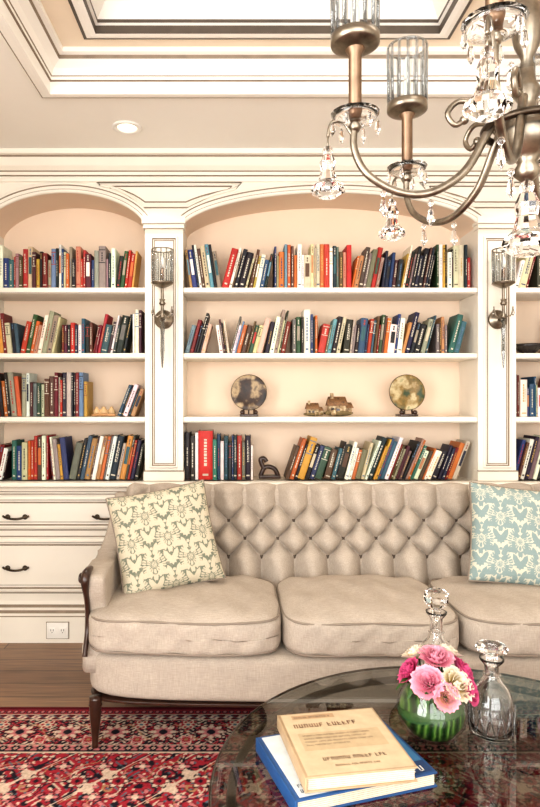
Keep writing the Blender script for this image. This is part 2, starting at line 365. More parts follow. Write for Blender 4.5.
# ---------------- BOOKS ----------------
PAL=[((20,18,20),16),((228,222,210),12),((194,180,154),8),((112,22,24),6),((168,42,34),5),((184,96,44),5),((38,62,98),5),((22,28,46),6),((46,86,92),4),((188,148,62),4),((82,56,38),7),((50,68,52),4),((100,96,90),5),((174,122,86),4),((100,134,150),3),((70,30,38),3),((146,134,118),5)]
cols=[p for p,w in PAL for _ in range(w)]
def hidx(c): return sum(c)/3
def book(mb,x,z,w,h,d,th,y0,c):
    if th>=0: M=Matrix.Translation((x+w*math.cos(th),y0,z))@Matrix.Rotation(th,4,'Y')@Matrix.Translation((-w,0,0))
    else: M=Matrix.Translation((x,y0,z))@Matrix.Rotation(th,4,'Y')
    c=tuple(min(255,max(0,v+random.randint(-12,12))) for v in c); C=lin(c)
    ft=.003
    sh=[(0,0),(.2*w,-.004),(.8*w,-.004),(w,0),(w,d),(w-ft,d),(w-ft,.006),(ft,.006),(ft,d),(0,d)]
    n=len(sh); vs=[(a,b,0) for a,b in sh]+[(a,b,h) for a,b in sh]; fs=[(i,(i+1)%n,n+(i+1)%n,n+i) for i in range(n)]
    fs+=[(0,1,2,3,6,7)[::-1],(n,n+1,n+2,n+3,n+6,n+7),(3,4,5,6)[::-1],(n+3,n+4,n+5,n+6),(0,7,8,9)[::-1],(n,n+7,n+8,n+9)]
    mb.add(vs,fs,BOOK,M=M,col=C)
    mb.box(ft,w-ft,.006,d-.004,.004,h-.005,BOOK,M=M,col=lin((210,198,174)))
    k=random.random(); lc=(200,192,174) if hidx(c)<115 else random.choice([(34,32,36),(120,34,32),(44,56,90),(90,80,66)])
    if random.random()<.3: lc=random.choice([(180,148,84),(156,50,40),(76,106,134)])
    LC=lin(lc)
    def strip(za,zb,xa=.18,xb=.82,cc=LC): mb.box(w*xa,w*xb,-.0052,-.0035,h*za,h*zb,BOOK,M=M,col=cc)
    def text(za,zb,xa,xb):
        z_=za
        while z_<zb-.02:
            l=random.uniform(.025,.07); strip(z_,min(zb,z_+l),xa,xb); z_+=l+.018
    if k<.4: text(.28,.84,.40,.60); strip(.08,.12,.3,.7)
    elif k<.6: text(.4,.9,.34,.5); text(.4,.75,.6,.68); strip(.08,.11)
    elif k<.72: strip(.9,.92,.02,.98); strip(.6,.62,.02,.98); text(.65,.87,.4,.6)
    elif k<.82: strip(.35,.75,.2,.8,lin(random.choice(cols))); text(.8,.95,.4,.6)
    elif k<.92: text(.3,.7,.42,.58)
def row(name,segs,z,y0=.045,hr=(.17,.262),seed=0,first=None):
    random.seed(seed); mb=MB(); fi=list(first or [])
    for (x0,x1,mode) in segs:
        x=x0; cur=0; 
        while True:
            run=random.randint(4,10); th={0:random.choice([0,0,.0,.12,-.10,.20,-.14,.26]),1:random.choice([.26,.32,.40,.36]),-1:random.choice([-.2,-.28]),2:0}[mode]
            bh=random.uniform(*hr)
            stop=False
            if th<0 and cur>=0: x+=hr[1]*.84*math.sin(-th)
            if cur>0 and th<=0: x+=hr[1]*.84*math.sin(cur)
            if cur>0 and 0<th<cur: x+=hr[1]*.84*(math.sin(cur)-math.sin(th))
            if th<cur and cur<0: x+=hr[1]*.84*(math.sin(-th)-math.sin(-cur))
            for _ in range(run):
                w=random.choice([.010,.012,.014,.016,.018,.02,.022,.025,.028,.032,.04]); h=min(hr[1],max(hr[0],bh+random.uniform(-.045,.045))); d=random.uniform(.13,.17)
                c=random.choice(cols)
                if fi: c,w,h=fi.pop(0)
                if x+w/math.cos(th)+max(0,math.sin(th))*h>x1: stop=True;break
                book(mb,x,z+.0015,w,h,d,th,y0+random.uniform(0,.018),c); x+=w/math.cos(th)+.0006
            cur=th
            if stop: break
    return mb.build(name,color=True)
L,C_,R=bays; e=.006
row('shelf_books',[(L[0]+e,L[1]-e,0)],2.06,seed=3)
row('shelf_books',[(L[0]+e,L[1]-e,0)],1.675,seed=12)
row('shelf_books',[(L[0]+e,-.86,0),(-.70,L[1]-e,1)],1.30,seed=5)
row('shelf_books',[(L[0]+e,L[1]-e,0)],.925,seed=8)
row('shelf_books',[(C_[0]+e,C_[1]-e,0)],2.06,seed=24)
row('shelf_books',[(C_[0]+e,C_[1]-e,0)],1.675,seed=16)
row('shelf_books',[(C_[0]+e,.115,2),(.30,C_[1]-e,1)],.925,seed=27,hr=(.18,.262),first=[((30,28,30),.03,.28),((36,34,36),.03,.26),((236,232,224),.018,.28),((186,34,34),.085,.29),((50,104,104),.025,.24),((34,50,80),.02,.27),((215,210,200),.02,.23),((40,70,66),.026,.26),((30,30,34),.02,.22)])
row('shelf_books',[(R[0]+e,R[1]-e,0)],2.06,seed=31)
row('shelf_books',[(R[0]+.25,R[1]-e,0)],1.675,seed=32)
row('shelf_books',[(R[0]+e,R[1]-e,0)],1.30,seed=33)
row('shelf_books',[(R[0]+e,R[1]-e,1)],.925,seed=34)

def plate(name,x,mt):
    m=MB(); zc=1.30+.145; M=Matrix.Translation((x,.13,zc))@Matrix.Rotation(math.radians(86),4,'X')
    m.lathe([(0,-.002),(.05,-.001),(.078,.006),(.106,.012),(.108,.016),(.104,.018),(.077,.012),(.05,.006),(0,.005)],(0,0,0),mt,40,M=M)
    m.tube([(.106*math.cos(2*pi*k/40),.106*math.sin(2*pi*k/40),.014) for k in range(40)],.0035,PEWTER,6,True,M=M)
    z=1.3015
    m.rbox(x-.055,x+.055,.07,.18,z,z+.014,DWOOD,r=.004)
    for s in (-1,1):
        m.tube(bez([(x+s*.035,.085,z+.01),(x+s*.04,.095,z+.022),(x+s*.03,.11,z+.018),(x+s*.035,.15,z+.07),(x+s*.03,.17,z+.12)],4),.006,DWOOD)
        m.sph((x+s*.04,.09,z+.024),.015,DWOOD,10)
    m.tube([(x-.04,.15,z+.06),(x+.04,.15,z+.06)],.004,DWOOD)
    m.tube([(x,.175,z+.005),(x,.16,z+.08)],.004,DWOOD)
    m.build(name)
plate('display_plate',.084,PLATE1); plate('display_plate',1.04,PLATE2)
STONE=ramp_mat('cottage_stone',[(90,70,48),(160,134,100),(206,190,158)],60,.7,coat=0)
ROOF=ramp_mat('cottage_roof',[(60,40,26),(128,92,58),(90,66,42)],50,.6,coat=0)
MOSS=mat('cottage_base',(112,96,64),.8,var=.4,vscale=60)
def cottage(x,s):
    m=MB(); z=1.3015;y=.12
    m.sph((x,y,z+.014*s),.05*s,MOSS,12,(1.3,.8,.28))
    m.box(x-.045*s,x+.03*s,y-.025*s,y+.025*s,z+.01*s,z+.05*s,STONE)
    m.add([(x-.052*s,y-.034*s,z+.046*s),(x+.037*s,y-.034*s,z+.046*s),(x+.037*s,y+.034*s,z+.046*s),(x-.052*s,y+.034*s,z+.046*s),(x-.045*s,y,z+.085*s),(x+.03*s,y,z+.085*s)],[(0,1,5,4),(3,4,5,2),(0,4,3),(1,2,5),(0,3,2,1)],ROOF)
    m.box(x-.035*s,x-.022*s,y-.008*s,y+.008*s,z+.06*s,z+.1*s,STONE)
    m.box(x+.03*s,x+.055*s,y-.02*s,y+.02*s,z+.01*s,z+.038*s,STONE)
    m.add([(x+.03*s,y-.026*s,z+.036*s),(x+.062*s,y-.026*s,z+.036*s),(x+.062*s,y+.026*s,z+.036*s),(x+.03*s,y+.026*s,z+.036*s),(x+.03*s,y,z+.06*s),(x+.055*s,y,z+.06*s)],[(0,1,5,4),(3,4,5,2),(0,4,3),(1,2,5),(0,3,2,1)],ROOF)
    m.box(x-.012*s,x+.002*s,y-.0265*s,y-.024*s,z+.01*s,z+.034*s,DWOOD)
    m.box(x-.034*s,x-.022*s,y-.0265*s,y-.024*s,z+.024*s,z+.036*s,BLACK)
    for k in range(6): m.sph((x+random.uniform(-.055,.055)*s,y-.03*s,z+.016*s),random.uniform(.007,.014)*s,MOSS if k%2 else STONE,8)
    m.build('cottage_figurine')
cottage(.475,.95); cottage(.625,1.4)
m=MB(); z=.9265;x=.205;y=.12
m.rbox(x-.06,x+.07,y-.03,y+.03,z,z+.02,DWOOD,r=.004)
m.tube(bez([(x-.05,y,z+.015),(x-.03,y,z+.06),(x+.0,y,z+.07),(x+.035,y,z+.055),(x+.055,y,z+.015)],5),[.014]*21,DWOOD)
m.tube(bez([(x-.03,y,z+.06),(x-.045,y,z+.09),(x-.05,y,z+.115),(x-.03,y,z+.12),(x-.015,y,z+.10)],4),[.014]*17,DWOOD)
m.build('wooden_horse_ornament')
m=MB(); x=-.78;z=1.3015;y=.09
for k,(dx,r) in enumerate([(-.05,.022),(-.01,.03),(.035,.025)]):
    m.lathe([(0,0),(r*.5,0),(r,.02),(r*.9,.035),(r*.4,.05),(r*.45,.058),(0,.06)],(x+dx,y+.01*k,z),mat('porcelain_%d'%k,(206,172,128),.25,var=.15,vscale=40),20)
m.tube(bez([(x-.07,y-.035,z+.008),(x,y-.045,z+.012),(x+.07,y-.035,z+.008)],6),.008,mat('shell',(180,134,88),.4,var=.2))
m.build('porcelain_ornament')
m=MB(); m.lathe([(0,0),(.04,0),(.045,.01),(.08,.04),(.09,.06),(.084,.06),(.07,.04),(.03,.015),(0,.012)],(1.77,.12,1.6765),mat('dark_ceramic',(44,38,36),.2,var=.2),32); m.build('ceramic_bowl')

# ---------------- SCONCES ----------------
def sconce(x):
    m=MB(); y=-.085
    M=Matrix.Translation((x,-.002,1.87))@Matrix.Rotation(pi/2,4,'X')
    m.lathe([(0,.0),(.05,.0),(.056,.006),(.05,.014),(.034,.016),(.028,.024),(0,.026)],(0,0,0),SILVER,28,M=M)
    m.tube(bez([(x,-.02,1.87),(x,-.06,1.855),(x,y,1.88),(x,y,1.93),(x,y,2.05)],6),.009,SILVER)
    m.lathe([(0,0),(.012,.0),(.02,.012),(.012,.024),(.018,.035),(0,.036)],(x,y,1.94),SILVER,20)
    m.lathe([(0,0),(.015,0),(.04,.012),(.056,.02),(.060,.028),(0,.03)],(x,y,2.04),SILVER,28)
    m.lathe([(.053,0),(.056,.19)],(x,y,2.068),CLEAR,28,cap=False)
    m.lathe([(0,0),(.012,0),(.012,.085),(0,.085)],(x,y,2.07),COPPER,14)
    m.lathe([(0,.085),(.009,.09),(.014,.115),(.008,.14),(0,.155)],(x,y,2.07),WHITEP,12)
    for k in range(12):
        a=2*pi*k/12; m.tube([(x+.058*math.cos(a),y+.058*math.sin(a),2.07),(x+.061*math.cos(a),y+.061*math.sin(a),2.255)],.0045,RIB,5)
    m.tube([(x+.061*math.cos(2*pi*k/24),y+.061*math.sin(2*pi*k/24),2.258) for k in range(24)],.0035,SILVER,6,True)
    m.tube([(x+.059*math.cos(2*pi*k/24),y+.059*math.sin(2*pi*k/24),2.068) for k in range(24)],.005,SILVER,6,True)
    for s in (-1,1):
        m.tube(bez([(x,y,1.90),(x+s*.03,y,1.875),(x+s*.05,y,1.90),(x+s*.055,y,1.935)],5),.004,SILVER,6)
        m.lathe([(0,-.045),(.010,-.03),(.006,-.01),(0,0)],(x+s*.055,y,1.925),GLASS,8,smooth=False)
    m.tube([(x,y,1.87),(x,y,1.585)],[.007,.003],SILVER,8)
    m.lathe([(0,-.29),(.004,-.28),(.013,-.19),(.011,-.10),(.015,-.06),(.008,-.03),(.017,-.015),(.008,0),(0,.0)],(x,y,1.87),RIB,8,smooth=False)
    m.lathe([(0,-.012),(.014,-.006),(.014,.006),(0,.012)],(x,y,1.875),SILVER,16)
    m.build('wall_sconce')
sconce(-.4155); sconce(1.534)

# ---------------- RUG ----------------
rx0,rx1,ry0,ry1=-1.6,2.7,-3.4,-.82
dx=.005; nx=int((rx1-rx0)/dx)+1; ny=int((ry1-ry0)/dx)+1
xs=np.linspace(rx0,rx1,nx); ys=np.linspace(ry0,ry1,ny); X,Y=np.meshgrid(xs,ys)
RED=np.array(lin((156,44,56)));DRED=np.array(lin((98,22,34)));NAVY=np.array(lin((34,31,40)));CRM=np.array(lin((206,182,162)));PNK=np.array(lin((190,116,116)));TEAL=np.array(lin((84,104,114)));GOLD=np.array(lin((164,124,92)))
col=np.zeros((ny,nx,3))+RED
def put(mask,c): col[mask]=c
def rosette(S,T,cell,cy,R,pal,k=8,off=0,band=None):
    p=((S+off)%cell)-cell/2; q=T-cy; r=np.hypot(p,q); a=np.arctan2(q,p)
    Rr=R*(.78+.22*np.cos(k*a)); msk=(r<Rr+.006)
    b=band if band is not None else np.ones_like(r,bool)
    put(msk&b,pal[0]); put((r<Rr)&b,pal[1]); put((r<R*.62*(.85+.15*np.cos(k*a+pi)))&b,pal[2]); put((r<R*.3)&b,pal[3])
cx,cy=.55,-2.11
U=np.abs(X-cx); V=np.abs(Y-cy)
k=2*pi/.30
f1=np.sin(k*U+1.6*np.sin(k*V))+np.sin(k*V+1.6*np.sin(k*U))
f2=np.sin(2.9*k*U+1.5*np.sin(1.7*k*V))*np.sin(2.7*k*V+1.7*np.sin(1.9*k*U))
f3=np.sin(5.1*k*U+2*np.sin(2.3*k*V))*np.sin(4.7*k*V+2*np.sin(2.9*k*U))
put(f2>.45,DRED); put(f2>.72,PNK); put(f2<-.5,NAVY); put(f3>.76,CRM); put(f3<-.8,TEAL)
put(np.abs(f1)<.08,CRM); put((np.abs(f1-.45)<.09),NAVY); put((np.abs(f1+.6)<.06),GOLD)
gx=((U)%.15)-.075; gy=((V+.06)%.18)-.09; r=np.hypot(gx,gy); a=np.arctan2(gy,gx)
put(r<.046*(.8+.2*np.cos(6*a)),NAVY); put(r<.037*(.8+.2*np.cos(6*a)),CRM); put(r<.024,RED); put(r<.010,NAVY)
gx=((U+.075)%.15)-.075; gy=((V+.15)%.18)-.09; r=np.hypot(gx,gy*1.3); a=np.arctan2(gy,gx)
put(r<.040*(.75+.25*np.cos(4*a)),NAVY); put(r<.031*(.75+.25*np.cos(4*a)),PNK); put(r<.014,CRM)
r=np.hypot(U/1.1,V/.55); a=np.arctan2(V/.55,U/1.1); rr=r/(1+.07*np.cos(16*a))
md=rr<1; put(md&(rr>.96),CRM); put(md&(rr<=.96)&(rr>.9),NAVY)
mm_=(rr<.9); put(mm_&(f2<-.1)&(rr>.6),NAVY); put(mm_&(np.abs(f1)<.2)&(rr>.6),CRM)
e=np.minimum(np.minimum(X-rx0,rx1-X),np.minimum(Y-ry0,ry1-Y))
S=np.where(np.minimum(X-rx0,rx1-X)<np.minimum(Y-ry0,ry1-Y),Y,X)
T=e
B=T<.36
put(B,NAVY)
b=(T>.115)&(T<.30); put(b,NAVY)
vz=np.abs((T-.2075)-.055*np.sin(2*pi*S/.20)); put(b&(vz<.007),GOLD)
g2=np.sin(2*pi*S/.05+2*np.sin(2*pi*T/.06))*np.sin(2*pi*T/.045+1.5*np.sin(2*pi*S/.07)); put(b&(g2>.5),RED); put(b&(g2<-.6),CRM); put(b&(np.abs(g2-.2)<.06),PNK)
rosette(S,T,.20,.2075,.062,[DRED,CRM,PNK,NAVY],8,0,b)
rosette(S,T,.20,.15,.032,[CRM,RED,CRM,TEAL],6,.10,b)
rosette(S,T,.20,.265,.032,[CRM,PNK,RED,GOLD],6,.10,b)
put(T<.018,DRED)
put((T>.018)&(T<.024),NAVY)
b=(T>.024)&(T<.062); put(b,RED); put(b&(((S/.03)%1-.5)**2*4+((T-.043)/.016)**2<.7),NAVY); put(b&(((S/.03)%1-.5)**2*4+((T-.043)/.016)**2<.25),PNK)
b=(T>.062)&(T<.068); put(b,CRM)
b=(T>.07)&(T<.108); put(b,DRED); rosette(S,T,.06,.089,.016,[CRM,CRM,PNK,NAVY],6,0,b); put(b&(np.abs(T-.089-.012*np.sin(2*pi*S/.06))<.003),TEAL)
put((T>.108)&(T<.113),CRM)
put((T>.30)&(T<.307),CRM)
b=(T>.307)&(T<.345); put(b,PNK); rosette(S,T,.05,.326,.016,[NAVY,NAVY,CRM,RED],6,0,b)
put((T>.345)&(T<.352),NAVY); put((T>.352)&(T<.36),CRM)
col=np.clip(col*(1+np.random.uniform(-.18,.18,(ny,nx,1))),0,1)
Z=np.full_like(X,.012)
co=np.stack([X,Y,Z],-1).reshape(-1,3)
idx=np.arange(nx*ny).reshape(ny,nx)
F=np.stack([idx[:-1,:-1],idx[:-1,1:],idx[1:,1:],idx[1:,:-1]],-1).reshape(-1,4)
def gridmesh(name,co,F,col,mt):
    me=D.meshes.new(name); me.vertices.add(len(co)); me.vertices.foreach_set('co',co.astype(np.float32).ravel())
    me.loops.add(F.size); me.loops.foreach_set('vertex_index',F.astype(np.int32).ravel())
    me.polygons.add(len(F)); me.polygons.foreach_set('loop_start',np.arange(0,F.size,4,dtype=np.int32))
    try: me.polygons.foreach_set('loop_total',np.full(len(F),4,dtype=np.int32))
    except Exception: pass
    me.polygons.foreach_set('use_smooth',np.ones(len(F),dtype=bool))
    me.update(calc_edges=True); me.validate()
    ca=me.color_attributes.new('Col','FLOAT_COLOR','POINT'); c4=np.concatenate([col.reshape(-1,3),np.ones((len(co),1))],1).astype(np.float32)
    ca.data.foreach_set('color',c4.ravel()); me.materials.append(mt)
    o=D.objects.new(name,me); scene.collection.objects.link(o); return o
bi=np.concatenate([idx[0,:],idx[1:,-1],idx[-1,-2::-1],idx[-2:0:-1,0]])
co2=co[bi].copy(); co2[:,2]=.001; n0=len(co); nb=len(bi); jj=np.arange(nb); j2=(jj+1)%nb
F2=np.stack([bi,n0+jj,n0+j2,bi[j2]],-1)
gridmesh('persian_rug',np.concatenate([co,co2]),np.concatenate([F,F2]),np.concatenate([col.reshape(-1,3),col.reshape(-1,3)[bi]]),RUGM)

# ---------------- SOFA ----------------
xl,xr=-.62,1.71; xc=(xl+xr)/2; hw=(xr-xl)/2
bow=lambda x: -.035*(1-((x-xc)/hw)**2)
m=MB()
m.sq(xl+.015,xr-.015,-1.165,-.42,.20,.397,LINEN,p=9,n=20,bow=bow)
cu=[(-.60,.19),(.19,.904),(.904,1.69)]
for ci_,(a,b) in enumerate(cu):
    m.sq(a-.001,b+.001,-1.195,-.60,.388,.556,LINEN,p=6.0,n=38,crown=.030,bow=bow,wr=.0050,ph=ci_*1.7+.5)
    for z in (.410,.532):
        pts=[]
        for i in range(80):
            t=2*pi*i/80; c=math.cos(t);s=math.sin(t); p=6; nn=(abs(c)**p+abs(s)**p)**(1/p)
            x=(a+b)/2+c/nn*((b-a)/2-.008); yy=-.8975+s/nn*(.2975-.006); q=(s/nn); yy+=bow(x)*(.5-.5*q)
            pts.append((x,yy,z+.003*math.sin(x*13+ci_)))
        m.tube(pts,.0045,PIPE,6,True)
m.prismx([(-.575,.30),(-.445,.93),(-.42,.955),(-.36,.955),(-.335,.93),(-.335,.28)],xl+.07,xr-.07,LINEN,smooth=False)
sx,dz=.165,.084; z3=.872; nrow=4
NX,NT=440,130; bx0,bx1=xl+.06,xr-.06
def tuft(x,z):
    ztop=z3; zbot=z3-(nrow-1)*dz
    zc=min(max(z,zbot),ztop); j=(zc-ztop)/dz; a=(x-xc)/sx+j/2; b=(x-xc)/sx-j/2
    return (abs(math.sin(pi*a))*abs(math.sin(pi*b)))**.46
DEP=.092
vs=[];fs=[]
for j in range(NT+1):
    t=j/NT
    for i in range(NX+1):
        x=bx0+(bx1-bx0)*i/NX
        ed=min(x-bx0,bx1-x); eb=max(0,min(1,ed/.05)); es=math.sqrt(1-(1-eb)**2)
        if t<.82:
            z=.44+(.925-.44)*t/.82; ys_=-.575+(.155)*(z-.44)/.485; dep=DEP*tuft(x,z)*(1+.08*math.sin(x*40+z*31))+.006
            y=ys_-dep*es; zz=z
        else:
            a=(t-.82)/.18*pi*.95; f=tuft(x,.925); ylow=-.42-(DEP*f*(1+.08*math.sin(x*40+.925*31))+.006)*es; yend=-.37
            y=ylow+(yend-ylow)*(1-math.cos(a))/2; zz=.925+(.034+.016*f)*math.sin(a)*es
        vs.append((x,y,zz))
for j in range(NT):
    for i in range(NX):
        q=j*(NX+1)+i; fs.append((q,q+1,q+NX+2,q+NX+1))
m.add(vs,fs,LINEN,True)
for r_ in range(nrow):
    z=z3-r_*dz
    for i in range(-8,9):
        x=xc+sx*(i+(.5 if r_%2 else 0))
        if bx0+.05<x<bx1-.05:
            y=-.575+.155*(z-.44)/.485-.012
            m.sph((x,y,z),.0125,BUTTON,10,(1,.6,1))
for s in (0,1):
    x0,x1=(xl,xl+.095) if s==0 else (xr-.095,xr)
    poly=[(-.36,.30),(-.36,.90),(-.42,.925),(-.50,.89),(-.60,.81),(-.72,.75),(-.86,.715),(-1.0,.70),(-1.10,.695),(-1.13,.675),(-1.12,.62),(-1.085,.55),(-1.085,.46),(-1.12,.36),(-1.12,.30)]
    sm=[poly[0],poly[1]]+[(v.x,v.y) for v in bez([(a,b,0) for a,b in poly[2:14]],4)]+[poly[14]]
    bm=bmesh.new(); f=bm.faces.new([bm.verts.new((x0,a,b)) for a,b in sm]); r=bmesh.ops.extrude_face_region(bm,geom=[f])
    nv=[v for v in r['geom'] if isinstance(v,bmesh.types.BMVert)]
    for v in nv: v.co.x=x1
    rim=[e_ for e_ in bm.edges if abs(e_.verts[0].co.x-e_.verts[1].co.x)<1e-6]
    bmesh.ops.bevel(bm,geom=rim,offset=.022,segments=4,affect='EDGES',profile=.5)
    m.frombm(bm,LINEN,True)
    xm=x0+.020 if s==0 else x1-.020
    wp=bez([(xm,-1.04,.702),(xm,-1.10,.703),(xm,-1.136,.688),(xm,-1.136,.65),(xm,-1.106,.59),(xm,-1.094,.53),(xm,-1.098,.46),(xm,-1.125,.41),(xm,-1.145,.375)],5)
    n=len(wp); m.tube(wp,[.010+.009*max(0,math.sin(pi*min(1,i/n*2.2))) if i<n*.45 else .0105 for i in range(n)],DWOOD,10)
    q=x0-.003 if s==0 else x1+.003; m.lathe([(0,-.006),(.016,-.006),(.022,0),(.016,.006),(0,.006)],(0,0,0),DWOOD,18,M=Matrix.Translation((q,-1.116,.681))@Matrix.Rotation(pi/2,4,'Y'))
m.sq(xl+.02,xr-.02,-1.158,-.43,.190,.206,DWOOD,p=10,n=14,bow=bow)
def leg(x,y,zb,rk=0):
    m.tube(bez([(x,y,.21),(x,y-.004,.15),(x,y+rk*.4,.08),(x,y+rk,zb)],4),[.025,.025,.025,.024,.023,.022,.021,.019,.017,.015,.013,.012,.014],DWOOD,12)
    m.lathe([(0,.17),(.022,.17),(.028,.178),(.022,.188),(0,.188)],(x,y,0),DWOOD,16)
leg(xl+.06,-1.13,.0125,-.01); leg(xr-.06,-1.13,.0125,-.01); leg(xc,-1.16,.0125,0)
leg(xl+.09,-.45,.001,.04); leg(xr-.09,-.45,.001,.04); 
m.build('tufted_sofa')

# ---------------- CUSHIONS ----------------
def cushion(name,M,size,bg,fg,seed,thick=.075):
    n=300; u=np.linspace(-1,1,n); U,V=np.meshgrid(u,u)
    t=np.power(np.clip((1-U**4)*(1-V**4),0,1),.5)*thick
    pin=1-.05*(1-V**2)*(np.abs(U)**3); pin2=1-.05*(1-U**2)*(np.abs(V)**3)
    X=U*size/2*pin; Zz=V*size/2*pin2
    w=.007*np.sin(6*U+3*V+seed)*np.cos(4*V-seed)*(t/thick)
    A=np.stack([X,-(t+w),Zz],-1).reshape(-1,3); Bk=np.stack([X,t,Zz],-1).reshape(-1,3)
    P=(U*size/2+.02*seed)*1.22; Q=(V*size/2+.03*seed)*1.22
    cw,ch=.20,.26
    def motif(P,Q):
        p=np.abs(((P+cw/2)%cw)-cw/2); q=((Q+ch/2)%ch)-ch/2
        r=np.hypot(p,q*.85); a=np.arctan2(q,p)
        out=np.zeros_like(r,bool)
        for R0,R1,kk,ph in ((.0,.016,6,0),(.019,.040,4.5,.4),(.043,.064,6.5,.0)):
            s_=np.abs(np.sin(kk*(a-pi/2)+ph)); tt=(r-R0)/(R1-R0)
            out|=(tt>0)&(tt<1)&(s_>.22+.55*np.abs(tt-.4))&(np.abs(s_-.97)>.025)
        sw=a*8+r*70; s_=np.sin(sw); tt=(r-.068)/(.045)
        out|=(tt>0)&(tt<1)&(s_>-.05+1.1*np.abs(tt-.45))
        sw=a*13-r*50; tt=(r-.10)/.03; out|=(tt>0)&(tt<1)&(np.sin(sw)>.4+.6*np.abs(tt-.5))
        return out
    mk=motif(P,Q)|motif(P+cw/2,Q+ch/2)
    sp=np.sin(P*420+2*np.sin(Q*230))*np.sin(Q*400+2*np.sin(P*250)); mk|=(sp>.88)
    bgc=np.array(lin(bg)); fgc=np.array(lin(fg))
    cc=np.where(mk[...,None],fgc,bgc)*(1+np.random.uniform(-.08,.08,(n,n,1)))
    idx=np.arange(n*n).reshape(n,n)
    F=np.stack([idx[:-1,:-1],idx[:-1,1:],idx[1:,1:],idx[1:,:-1]],-1).reshape(-1,4); Fb=F[:,::-1]+n*n
    co=np.concatenate([A,Bk]); c2=np.concatenate([cc.reshape(-1,3)]*2)
    o=gridmesh(name,co,np.concatenate([F,Fb]),c2,PCOL)
    mb=MB(); ring=[tuple(A[i]) for i in np.concatenate([idx[0,::8],idx[::8,-1],idx[-1,::-8],idx[::-8,0]])]
    mb.tube(ring,.005,PIPE,6,True); p=mb.build('piping'); p.parent=o
    o.matrix_world=M
    return o
Ro=Matrix.Rotation
cushion('damask_throw_pillow',Matrix.Translation((-.312,-.83,.777))@Ro(math.radians(14),4,'Z')@Ro(math.radians(-20),4,'X')@Ro(math.radians(-9),4,'Y'),.455,(112,116,102),(190,180,158),.0)
cushion('damask_throw_pillow',Matrix.Translation((1.30,-.80,.78))@Ro(math.radians(-6),4,'Z')@Ro(math.radians(-20),4,'X')@Ro(math.radians(6),4,'Y'),.45,(196,192,174),(132,148,146),1.3)

# ---------------- COFFEE TABLE ----------------
tx,ty,tz,tr=.64,-2.12,.46,.70
m=MB()
m.lathe([(0,-.012),(tr-.004,-.012),(tr,-.008),(tr,-.003),(tr-.004,0),(0,0)],(tx,ty,tz),TOPG,96,smooth=False)
m.tube([(tx+(tr-.05)*math.cos(2*pi*k/72),ty+(tr-.05)*math.sin(2*pi*k/72),tz-.026) for k in range(72)],.012,PEWTER,8,True)
m.tube([(tx+tr*math.cos(2*pi*k/96),ty+tr*math.sin(2*pi*k/96),tz-.006) for k in range(96)],.0035,PEWTER,6,True)
m.tube([(tx+.42*math.cos(2*pi*k/72),ty+.42*math.sin(2*pi*k/72),.12) for k in range(72)],.010,PEWTER,8,True)
m.lathe([(0,0),(.41,0),(.41,.008),(0,.008)],(tx,ty,.118),DWOOD,72,smooth=False)
for k in range(4):
    a=pi/4+k*pi/2; c,s=math.cos(a),math.sin(a)
    m.tube(bez([(tx+.64*c,ty+.64*s,tz-.026),(tx+.60*c,ty+.60*s,.36),(tx+.46*c,ty+.46*s,.24),(tx+.42*c,ty+.42*s,.12),(tx+.50*c,ty+.50*s,.05),(tx+.56*c,ty+.56*s,.024)],6),.012,PEWTER,10)
    m.sph((tx+.56*c,ty+.56*s,.026),.0135,PEWTER,10)
m.build('glass_coffee_table')
def bigbook(name,cx,cy,z,w,d,h,rot,cover,extra,txt=None):
    m=MB(); M=Matrix.Translation((cx,cy,z))@Ro(rot,4,'Z')
    C=lin(cover)
    m.rbox(-w/2,w/2,-d/2,d/2,0,.004,BOOK,r=.0015,seg=2,M=M,col=C); m.rbox(-w/2,w/2,-d/2,d/2,h-.004,h,BOOK,r=.0015,seg=2,M=M,col=C)
    m.rbox(-w/2-.003,-w/2+.004,-d/2,d/2,0,h,BOOK,r=.0015,seg=2,M=M,col=C)
    m.box(-w/2+.004,w/2-.006,-d/2+.006,d/2-.006,.004,h-.004,PAPER,M=M)
    for i in range(6):
        z0=.004+(h-.008)*(i+.5)/6; m.box(-w/2+.004,w/2-.0055,-d/2+.0055,d/2-.0055,z0,z0+.0006,GLAZE,M=M)
    lv=h+.0002
    def quad(xa,xb,ya,yb,cc): m.add([(xa,ya,lv),(xb,ya,lv),(xb,yb,lv),(xa,yb,lv)],[(0,1,2,3)],BOOK,M=M,col=lin(cc))
    for (a,b,c,e_,cc) in extra:
        lv+=.0003; quad(-w/2+a*w,-w/2+b*w,-d/2+c*d,-d/2+e_*d,cc)
    lv+=.0004
    for (a,b,c,hh,cc) in (txt or []):
        x=-w/2+a*w; xe=-w/2+b*w; y=-d/2+c*d; nl=random.randint(4,8)
        while x<xe:
            lw_=hh*.55; st=hh*.16; kind=random.randint(0,3)
            quad(x,x+st,y,y+hh,cc)
            if kind in (0,1): quad(x,x+lw_,y+hh-st,y+hh,cc)
            if kind in (0,2): quad(x+lw_-st,x+lw_,y,y+hh,cc)
            if kind in (1,3): quad(x,x+lw_*.8,y+hh*.45,y+hh*.45+st,cc)
            if kind==3 or kind==2: quad(x,x+lw_,y,y+st,cc)
            x+=lw_+hh*.22; nl-=1
            if nl==0: x+=hh*.45; nl=random.randint(3,8)
    m.build(name,recalc=False,color=True)
random.seed(4)
rr_=math.radians
bigbook('art_book',.275,-2.03,.4605,.37,.275,.036,rr_(17),(30,74,124),[(.03,.98,.03,.97,(60,116,160)),(.03,.30,.03,.97,(204,210,212)),(.62,.98,.03,.20,(30,60,104))],[(.34,.9,.05,.022,(230,230,224)),(.06,.27,.15,.012,(60,70,90)),(.06,.27,.08,.012,(60,70,90))])
